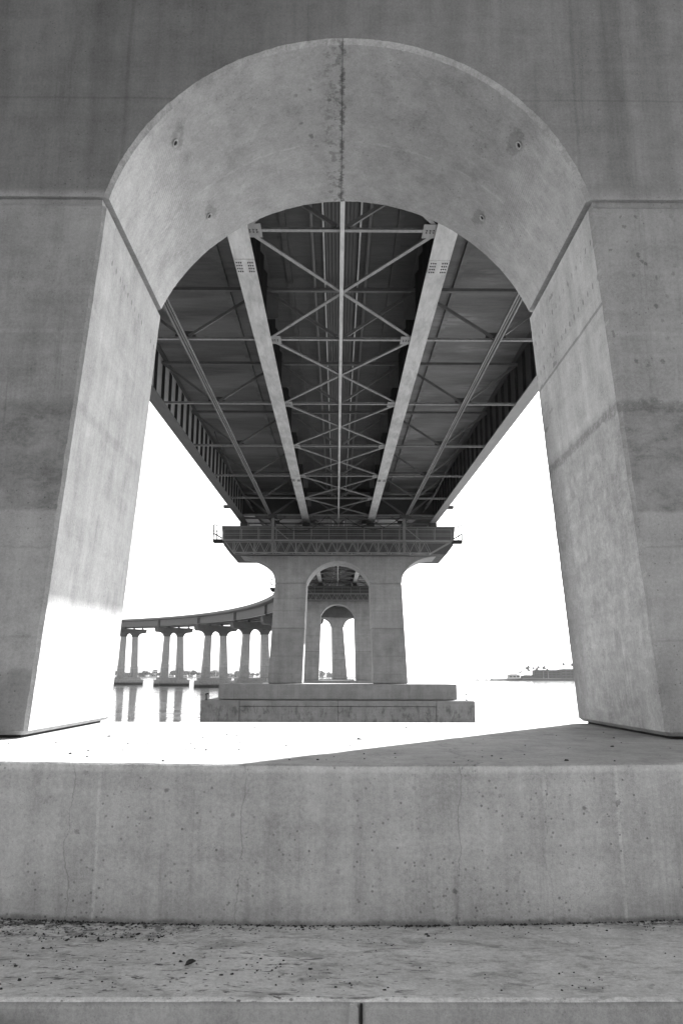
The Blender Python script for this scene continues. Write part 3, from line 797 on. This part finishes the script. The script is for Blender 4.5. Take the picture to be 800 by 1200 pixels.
cpos = [(228, 0, 'dark car on the viaduct road closest to the second pier'), (262, 0, 'dark car on the viaduct above the pier nearest the second pier'),
        (310, 1, 'pale van on the viaduct between the middle piers'), (352, 0, 'dark car on the viaduct over the third pier from the left'),
        (394, 1, 'pale van on the viaduct halfway between the two leftmost gaps'), (431, 0, 'dark car on the viaduct over the second pier from the left'),
        (468, 0, 'dark car on the viaduct nearest the left jamb')]
u = [0, 0]
for s, k, l in cpos:
    src = cv if k else cd
    o = src if not u[k] else copy_tree(src); u[k] = 1
    tag(o, l, 'van' if k else 'car', 'vehicles on the viaduct')
    o.location = at(s, 8.05, soffit(s) + VD + 0.66); o.rotation_euler.z = path(s)[2]

# ------------------------------------------------------------------ maintenance gantries hanging before the pier heads
def gantry(y, ztop, label):
    r = empty('maintenance_gantry', (0, y, ztop)); tag(r, label, 'maintenance gantry', 'gantries hung under the deck')
    L, Rr = -8.75, 8.75; bot = -0.95
    for yy, nm in ((-0.45, 'front'), (0.45, 'rear')):
        t = MB()
        t.bar((-9.0, yy, 0), (8.9, yy, 0), 0.07, 0.07); t.bar((L + .6, yy, bot), (Rr - 1.6, yy, bot), 0.065, 0.065)
        t.bar((L - .1, yy, -0.03), (L + .6, yy, bot), 0.07, 0.07); t.bar((Rr - 1.6, yy, bot), (Rr, yy, -0.03), 0.07, 0.07)
        tr = t.build('truss', 'truss', r)
        w = MB(); n = 19; x0, x1 = L + .6, Rr - 1.6
        for i in range(n):
            a = x0 + (x1 - x0) * i / n; b_ = x0 + (x1 - x0) * (i + 1) / n; m_ = (a + b_) / 2
            w.bar((a, yy, bot + .04), (m_, yy, -.04), 0.038, 0.038); w.bar((m_, yy, -.04), (b_, yy, bot + .04), 0.038, 0.038)
            if i % 2 == 0: w.bar((a, yy, bot + .04), (a, yy, -.04), 0.05, 0.05)
        w.build('web', 'truss', tr)
    c = MB()
    for i in range(11):
        x = L + .6 + (Rr - L - 2.2) * i / 10
        c.bar((x, -.4, bot), (x, .4, bot), .05, .05)
        if i < 10: c.bar((x, -.4, bot), (x + 1.53, .4, bot), .04, .04)
    c.build('bottom_bracing', 'truss', r)
    MB().box(-9.0, 8.9, -0.42, 0.42, 0.05, 0.09).build('walkway', 'truss', r)
    for yy in (-0.45, 0.45):
        h = MB().bar((-9, yy, 1.05), (8.9, yy, 1.05), .04, .04).bar((-9, yy, 0.55), (8.9, yy, .55), .03, .03).build('handrail', 'truss', r)
        for i in range(14): MB().bar((-9 + 17.9 * i / 13, yy, .05), (-9 + 17.9 * i / 13, yy, 1.05), .04, .04).build('post', 'truss', h)
    for sx in (-1, 1):
        xe = -9.0 if sx < 0 else 8.9
        MB().box(min(xe, xe + sx * .75), max(xe, xe + sx * .75), -.35, .35, -.12, .1).build('end_platform', 'dark', r)
        MB().bar((xe + sx * .72, -.33, .1), (xe + sx * .72, -.33, 1.2), .08, .08).bar((xe + sx * .45, -.33, .1), (xe + sx * .45, -.33, 1.2), .07, .07) \
            .bar((xe + sx * .75, -.33, 1.25), (xe + sx * .42, -.33, 1.2), .07, .07).bar((xe + sx * .75, -.33, .75), (xe + sx * .42, -.33, .72), .07, .07) \
            .bar((xe, -.33, .15), (xe + sx * .7, -.33, .55), .1, .1).build('end_rail', 'dark', r)
        x = 5.15 * sx
        hg = MB().bar((x, 0, -.9), (x, 0, 2.0), .2, .14).bar((x, 0, 1.2), (x + 1.3, 0, .1), .06, .06).build('hanger', 'truss', r)
        MB().box(x - .35, x + .35, -.2, .2, 1.85, 2.1).build('trolley', 'web', hg)
    MB().box(3.0 - 6, 4.1 - 6, -.3, .3, .1, .35).build('tool_box', 'web', r)
    cb = MB(); pts = [(-5 + i * .5, -.5, 1.9 - 1.2 * math.sin(i / 8 * math.pi) ** 0.8) for i in range(9)]
    for a, b_ in zip(pts, pts[1:]): cb.tube(a, b_, .02, .02, 5)
    pts = [(0.5 + i * .55, -.5, 1.85 - 1.0 * math.sin(i / 8 * math.pi)) for i in range(9)]
    for a, b_ in zip(pts, pts[1:]): cb.tube(a, b_, .02, .02, 5)
    cb.build('cable', 'dark', r)
    return r
gantry(60.4, 10.35, 'dark latticed maintenance gantry with handrails hung across the second pier head')
gantry(119.2, 12.35, 'latticed maintenance gantry seen inside the arch, across the third pier head')

# ------------------------------------------------------------------ water, shore, far land
def grid_sheet(name, mat, x0, x1, y0, y1, nx, ny, zf, kind='structure'):
    vs = []; fs = []
    for j in range(ny + 1):
        for i in range(nx + 1):
            x = x0 + (x1 - x0) * i / nx; y = y0 + (y1 - y0) * j / ny; vs.append((x, y, zf(x, y)))
    for j in range(ny):
        for i in range(nx): a = j * (nx + 1) + i; fs.append((a, a + 1, a + nx + 2, a + nx + 1))
    o = MB().add(vs, fs).build(name, mat, smooth=True); tag(o, kind=kind); return o
tag(MB().add([(-14000, -600, WATER), (14000, -600, WATER), (14000, 15000, WATER), (-14000, 15000, WATER)], [(0, 1, 2, 3)]).build('water', 'water'), kind='structure')
def shore_z(x, y):
    base = -1.66 + 0.05 * mnoise.noise(Vector((x * .7, y * .7, 0))) - 0.004 * abs(y)
    k = max(0, (y - 4.6) / 4.0); k2 = max(0, (abs(x) - 16) / 14.0) if y > -20 else 0
    return base - 4.6 * min(1, k) - 4.0 * min(1, k2)
grid_sheet('shore_ground', 'rock', -60, 60, -120, 12, 120, 132, shore_z)
grid_sheet('seabed', 'land', -400, 400, -120, 700, 2, 2, lambda x, y: -9.0)

def rock(r, seed):
    mb = MB(); bm = bmesh.new(); bmesh.ops.create_icosphere(bm, subdivisions=2, radius=r)
    for v in bm.verts:
        n = mnoise.noise(v.co * (1.3 / r) + Vector((seed * 7.1, 0, 0))); v.co *= 1 + 0.35 * n; v.co.z *= 0.6
    bm.verts.index_update()
    mb.add([tuple(v.co) for v in bm.verts], [tuple(v.index for v in f.verts) for f in bm.faces]); bm.free(); return mb
for i, (x, y, rr_, lb) in enumerate(((-1.95, 3.93, .11, 'small dark stone at the bottom left below the concrete step'), (-1.72, 3.97, .08, 'smaller dark stone beside another below the left end of the step'))):
    o = rock(rr_, i).build('stone', 'bld_dark', loc=(x, y, -1.60)); tag(o, lb, 'stone', 'stones below the step')

# litter: grit on the step and the slab, one dry leaf, one twig
def grit(name, n, region, zt, smin, smax, dens):
    mb = MB(); k = 0
    while k < n:
        x = random.uniform(region[0], region[1]); y = random.uniform(region[2], region[3])
        if random.random() > dens(x, y): continue
        k += 1
        s = random.uniform(smin, smax) * random.choice((0.6, 0.8, 1, 1.5)); a = random.random() * 6.28
        m_ = random.randint(5, 7)
        b = [(x + s * math.cos(a + 6.283 * i / m_) * random.uniform(.6, 1.2), y + s * math.sin(a + 6.283 * i / m_) * random.uniform(.5, 1.0), zt - 0.002) for i in range(m_)]
        t = [(x + (p[0] - x) * .6, y + (p[1] - y) * .6, zt + s * random.uniform(.3, .7)) for p in b]
        mb.rings([b, t])
    o = mb.build(name, 'grit'); tag(o, kind='stuff'); return o
def dstep(x, y):
    if x < -0.7 and y > 4.95 and mnoise.noise(Vector((x * 3, y * 5, 9))) > 0.1: return 1.0
    c = 1.0 if y > 5.22 else 0.05 + 0.3 * max(0, mnoise.noise(Vector((x * 1.3, y * 2, 4))) + .1)
    return c * (1 if x < 0.3 else 0.45)
grit('debris', 1100, (-2.6, 2.6, 4.25, 5.42), -1.52, 0.003, 0.009, dstep)
grit('debris', 110, (-3.6, 3.6, 5.45, 9.9), -0.56, 0.005, 0.016, lambda x, y: 0.3 + 0.7 * (y < 7))
# dark moss crumbs in the corner between wall and step
mb = MB()
for i in range(420):
    x = random.uniform(-2.6, 2.6); y = 5.30 + 0.26 * (x / 3) ** 2 + 0.006 - abs(random.gauss(0, .012)); s = random.uniform(.004, .012)
    mb.tube((x, y, -1.525), (x + random.uniform(-.01, .01), y, -1.52 + s * random.uniform(.3, .9)), s, s * .5, 5)
tag(mb.build('debris', 'grit'), kind='stuff')
lf = MB(); pts = [(-.05, .0, 0), (-.025, .022, .012), (.0, .03, .016), (.03, .016, .02), (.055, .0, .008), (.03, -.014, .02), (0, -.02, .01), (-.025, -.018, .018)]
lf.add([(x, y, z) for x, y, z in pts] + [(0, 0, .004)], [(i, (i + 1) % 8, 8) for i in range(8)])
lf.v = [(x, y, z) for x, y, z in lf.v]
o = MB(); o.rings([[(x, y, z + .002) for x, y, z in pts], [(x, y, z + .005) for x, y, z in pts]])
o = o.build('dead_leaf', 'dryleaf', loc=(-0.88, 4.62, -1.515)); o.scale = (0.6, 0.7, 0.8); o.rotation_euler = (R(14), R(-10), .4)
tag(o, 'curled dark dead leaf lying on the left half of the concrete step', 'leaf')
# --- right shore: low quay with buildings and palms, about 1.1 km off
YR = 1150
land = MB(); rg = []
xs = [225 + i * 14 for i in range(42)]
for i, x in enumerate(xs):
    t = min(1, i / 3); w = 20 + 60 * t; h = 1.6 + 1.4 * t
    rg.append([(x, YR - 4, -6), (x, YR, WATER + h), (x, YR + w, WATER + h + 1), (x, YR + w + 20, -6)])
tag(land.rings(rg).build('shore_land', 'land'), kind='structure')
tag(MB().hexa([(195, YR + 30, -6), (250, YR + 30, -6), (250, YR + 44, -6), (195, YR + 44, -6)], [(200, YR + 34, WATER + .9), (250, YR + 34, WATER + .9), (250, YR + 40, WATER + .9), (200, YR + 40, WATER + .9)]).build('breakwater', 'rock'),
    'low dark breakwater running out from the quay on the right shore', 'breakwater')
def building(x0, x1, y0, y1, z0, h, mat, label, floors=2, group=None, n=5, roofp=0.5, nm='building'):
    r = empty(nm, ((x0 + x1) / 2, (y0 + y1) / 2, z0)); tag(r, label, 'building', group)
    w = (x1 - x0) / 2; d = (y1 - y0) / 2
    MB().box(-w, w, -d, d, -1, h).build('walls', mat, r)
    MB().hexa([(-w - .5, -d - .5, h), (w + .5, -d - .5, h), (w + .5, d + .5, h), (-w - .5, d + .5, h)], [(-w * roofp, -d * roofp, h + 1.6), (w * roofp, -d * roofp, h + 1.6), (w * roofp, d * roofp, h + 1.6), (-w * roofp, d * roofp, h + 1.6)]).build('roof', 'roof', r)
    for f in range(floors):
        for i in range(n):
            x = -w + (i + .5) * 2 * w / n
            MB().box(x - w / n * .75, x + w / n * .75, -d - .05, -d + .1, (f + .3) * h / floors, (f + .7) * h / floors).build('window', 'window', r)
    return r
gz = WATER + 3.2
building(252, 268, YR + 20, YR + 34, gz, 5.0, 'bld', 'small pale pavilion at the tip of the right shore quay', 1, n=3)
building(272, 292, YR + 22, YR + 36, gz, 3.6, 'bld_dark', 'low dark boathouse beside the palms on the right shore', 1, n=4)
building(293, 330, YR + 30, YR + 50, gz, 11.0, 'bld_dark', 'broad flat-topped grey block behind the right shore palms', 3, n=6, roofp=.9)
building(330.5, 372, YR + 26, YR + 48, gz, 12.5, 'bld_dark', 'tallest grey block on the right shore beside the right jamb', 3, n=6, roofp=.9)
building(380, 430, YR + 26, YR + 48, gz, 9, 'bld', 'pale block on the right shore past the right leg', 2, n=7)
def palm(h, seed):
    r = empty('palm_tree', (0, 0, 0)); random.seed(seed)
    t = MB(); x = 0
    for i in range(5): t.tube((x, 0, h * i / 5), (x + .12, 0, h * (i + 1) / 5), .34 - .03 * i, .31 - .03 * i, 7); x += .12
    t.build('trunk', 'bark', r)
    c = MB()
    for i in range(64):
        a = random.random() * 6.283; e = random.uniform(-.9, 1.1); L = random.uniform(2.2, 3.8); p = Vector((x, 0, h)); prev = p
        d = Vector((math.cos(a) * math.cos(e), math.sin(a) * math.cos(e), math.sin(e)))
        for k in range(4):
            q = prev + d * L / 4; d = (d + Vector((0, 0, -.28))).normalized()
            c.bar(prev, q, 1.0 * (1 - k / 5), .06); prev = q
    c.build('crown', 'leaf', r)
    return r
palms = [palm(h, i) for i, h in enumerate((15, 12, 17))]
ppos = [(279, 15, 0), (283.5, 12, 0), (286, 17, 1), (290, 15, 0), (296, 14, 1), (300, 17, 2), (303.5, 15.5, 0), (307, 16.5, 1), (275.5, 10, 2), (311, 13, 1), (345, 22, 2), (359, 21, 0), (369, 22, 1), (270, 9, 1)]
used = [0, 0, 0]; random.seed(5)
for i, (x, h, k) in enumerate(ppos):
    o = palms[k] if not used[k] else copy_tree(palms[k]); used[k] = 1
    o.location = (x, YR + 24 + (i % 3) * 7 + (30 if x > 340 else 0), gz); b0 = (15, 12, 17)[k]; f = h / b0; o.scale = (1.3, 1.3, f); o.rotation_euler.z = i
    tag(o, 'tall palm with a small tufted crown on the right shore', 'palm tree', 'palms on the right shore')
def boat(loc, L, label, rz):
    r = empty('boat', loc, rz); tag(r, label, 'boat', 'boats moored off the right shore')
    rg = []
    for k in range(7):
        u = k / 6; w = L * .16 * math.sin(min(1, .35 + u * .9) * math.pi * .5 + (0 if u < .7 else (u - .7) * 2.4)); w = max(.05, w * (1 if u < .8 else (1 - (u - .8) * 4.5)))
        y = -L / 2 + L * u; s = .5 * u * u
        rg.append([(-w, y, 1.2 + s), (-w * .7, y, -.3), (w * .7, y, -.3), (w, y, 1.2 + s)])
    MB().rings(rg).build('hull', 'bld', r)
    MB().hexa([(-L * .09, -L * .2, 1.2), (L * .09, -L * .2, 1.2), (L * .09, L * .15, 1.3), (-L * .09, L * .15, 1.3)], [(-L * .07, -L * .18, 2.4), (L * .07, -L * .18, 2.4), (L * .07, L * .08, 2.4), (-L * .07, L * .08, 2.4)]).build('cabin', 'bld_dark', r)
for i, (x, L, l) in enumerate(((206, 9, 'small pale boat at the far left end of the breakwater'), (219, 8, 'small pale boat midway along the breakwater'), (236, 10, 'small pale boat moored next to the quay tip'))):
    boat((x, YR + 22, WATER), L, l, 1.2)

# --- left far shore: harbour city, then hazy hills
YL = 2300
rg = []
for i in range(41):
    x = -1100 + i * 30
    rg.append([(x, YL - 10, -6), (x, YL, WATER + 2), (x, YL + 900, WATER + 6), (x, YL + 940, -6)])
tag(MB().rings(rg).build('shore_land', 'land'), kind='structure')
random.seed(21)
proto = [building(-10, 10, -8, 8, 0, 9, 'bld', 'low pale waterfront building on the hazy far shore', 2, 'buildings on the far shore', 3),
         building(-16, 16, -9, 9, 0, 14, 'bld_dark', 'grey warehouse on the hazy far shore', 2, 'buildings on the far shore', 4, .9)]
first = [1, 1]
for i in range(37):
    k = random.random() < .35; k = int(k)
    o = proto[k] if first[k] else copy_tree(proto[k]); first[k] = 0
    x = -720 + i * 20.5 + random.uniform(-5, 5)
    hs = random.uniform(.55, 1.3)
    if i in (9, 17, 33, 40): hs = 2.0
    o.location = (x, YL + 40 + random.uniform(0, 200), WATER + 2); o.scale = (random.uniform(.5, 1.1), 1, hs)
def tree(seed):
    random.seed(seed); r = empty('tree', (0, 0, 0))
    MB().tube((0, 0, 0), (.3, 0, 4.5), .5, .3, 7).tube((.3, 0, 4.5), (2, .6, 7), .28, .12, 6).tube((.3, 0, 4.5), (-1.8, -.5, 7.2), .26, .1, 6).build('trunk', 'bark', r)
    c = MB()
    for i in range(620):
        a = random.random() * 6.283; u = random.uniform(-1, 1); rr = random.uniform(.4, 1) ** .5
        p = Vector((math.cos(a) * math.sqrt(1 - u * u) * 4.6 * rr, math.sin(a) * math.sqrt(1 - u * u) * 4.2 * rr, 8 + u * 3.4 * rr))
        if mnoise.noise(p * .45 + Vector((seed, 0, 0))) < -.12: continue
        n = Vector((random.gauss(0, 1), random.gauss(0, 1), random.gauss(0, 1))).normalized(); t = n.orthogonal().normalized(); b_ = n.cross(t); s = random.uniform(.6, 1.2)
        c.add([p + t * s, p + b_ * s * .6, p - t * s, p - b_ * s * .6], [(0, 1, 2, 3)])
    c.build('crown', 'tree', r)
    return r
trees = [tree(1), tree(2)]; first = [1, 1]; random.seed(8)
for i in range(64):
    k = i % 2; i = i * 0.66; o = trees[k] if first[k] else copy_tree(trees[k]); first[k] = 0
    o.location = (-760 + i * 18 + random.uniform(-9, 9), YL + 14 + random.uniform(0, 30), WATER + 2); s = random.uniform(.8, 1.7); o.scale = (s * 1.4, s, s); o.rotation_euler.z = random.random() * 6
    tag(o, 'rounded dark tree among the buildings of the hazy far shore', 'tree', 'trees on the far shore')
def hill_z(x, y):
    r_ = max(0, (y - 6200) / 1600); env = math.sin(min(1, r_) * math.pi / 2)
    h = 215 * (0.62 + 0.55 * mnoise.noise(Vector((x / 1500, y / 1800, 2.2))) + .22 * mnoise.noise(Vector((x / 420, y / 500, 7))) + .08 * mnoise.noise(Vector((x / 150, y / 150, 3))))
    side = 1 / (1 + math.exp((x + 950) / 420))
    return WATER - 4 + env * h * side
grid_sheet('hills', 'hill', -6000, 600, 6200, 9000, 150, 30, hill_z)

# ------------------------------------------------------------------ haze: one closed box of thin even air
m = bpy.data.materials.new('thin_sea_haze'); m.use_nodes = True; nt = m.node_tree; nt.nodes.clear()
o_ = nt.nodes.new('ShaderNodeOutputMaterial'); v_ = nt.nodes.new('ShaderNodeVolumePrincipled')
v_.inputs['Color'].default_value = (.95, .95, .95, 1); v_.inputs['Density'].default_value = 0.000025; v_.inputs['Anisotropy'].default_value = 0.3
nt.links.new(v_.outputs[0], o_.inputs['Volume'])
HAZE = True
if HAZE: tag(MB().box(-14500, 14500, -700, 15500, -10, 420).build('haze', m), kind='stuff')

# ------------------------------------------------------------------ light
SUN_AZ, SUN_EL = R(36), R(29.6)
w = bpy.data.worlds.new('World'); sc.world = w; w.use_nodes = True; nt = w.node_tree; nt.nodes.clear()
out = nt.nodes.new('ShaderNodeOutputWorld'); bg = nt.nodes.new('ShaderNodeBackground'); sky = nt.nodes.new('ShaderNodeTexSky'); bw = nt.nodes.new('ShaderNodeRGBToBW')
sky.sky_type = 'NISHITA'; sky.sun_disc = False; sky.sun_elevation = SUN_EL; sky.sun_rotation = SUN_AZ
sky.air_density = 1.0; sky.dust_density = 1.2; sky.ozone_density = 1.0; sky.altitude = 0
nt.links.new(sky.outputs[0], bw.inputs[0]); nt.links.new(bw.outputs[0], bg.inputs[0]); bg.inputs[1].default_value = 0.085
nt.links.new(bg.outputs[0], out.inputs[0])
sl = bpy.data.lights.new('sun', 'SUN'); sl.energy = 4.0; sl.angle = R(0.53); sl.color = (1, 1, 1)
so = bpy.data.objects.new('sun', sl); C.objects.link(so)
d = Vector((math.sin(SUN_AZ) * math.cos(SUN_EL), math.cos(SUN_AZ) * math.cos(SUN_EL), math.sin(SUN_EL)))
so.rotation_euler = d.to_track_quat('Z', 'Y').to_euler(); so.location = (40, 60, 60)

# ------------------------------------------------------------------ camera
cam = bpy.data.cameras.new('camera'); co = bpy.data.objects.new('camera', cam); C.objects.link(co)
cam.sensor_fit = 'VERTICAL'; cam.sensor_height = 36; cam.sensor_width = 24; cam.lens = 917 * 36 / 1200
cam.clip_start = 0.05; cam.clip_end = 40000
co.location = (-0.1, 0, 0)
pitch = math.atan(193 / 917); yaw = -5 / 917
co.matrix_world = Matrix.Translation(co.location) @ Matrix.Rotation(yaw, 4, 'Z') @ Matrix.Rotation(math.pi / 2 + pitch, 4, 'X') @ Matrix.Rotation(R(0.15), 4, 'Z')
sc.camera = co
sc.view_settings.view_transform = 'Standard'; sc.view_settings.look = 'None'
sc.view_settings.exposure = 2.42; sc.view_settings.gamma = 1; sc.view_settings.use_curve_mapping = False
sc.cycles.max_bounces = 10; sc.cycles.diffuse_bounces = 6; sc.cycles.glossy_bounces = 4
sc.cycles.volume_bounces = 1
sc.cycles.sample_clamp_indirect = 6
sc.cycles.use_denoising = True
sc.render.engine = 'CYCLES'
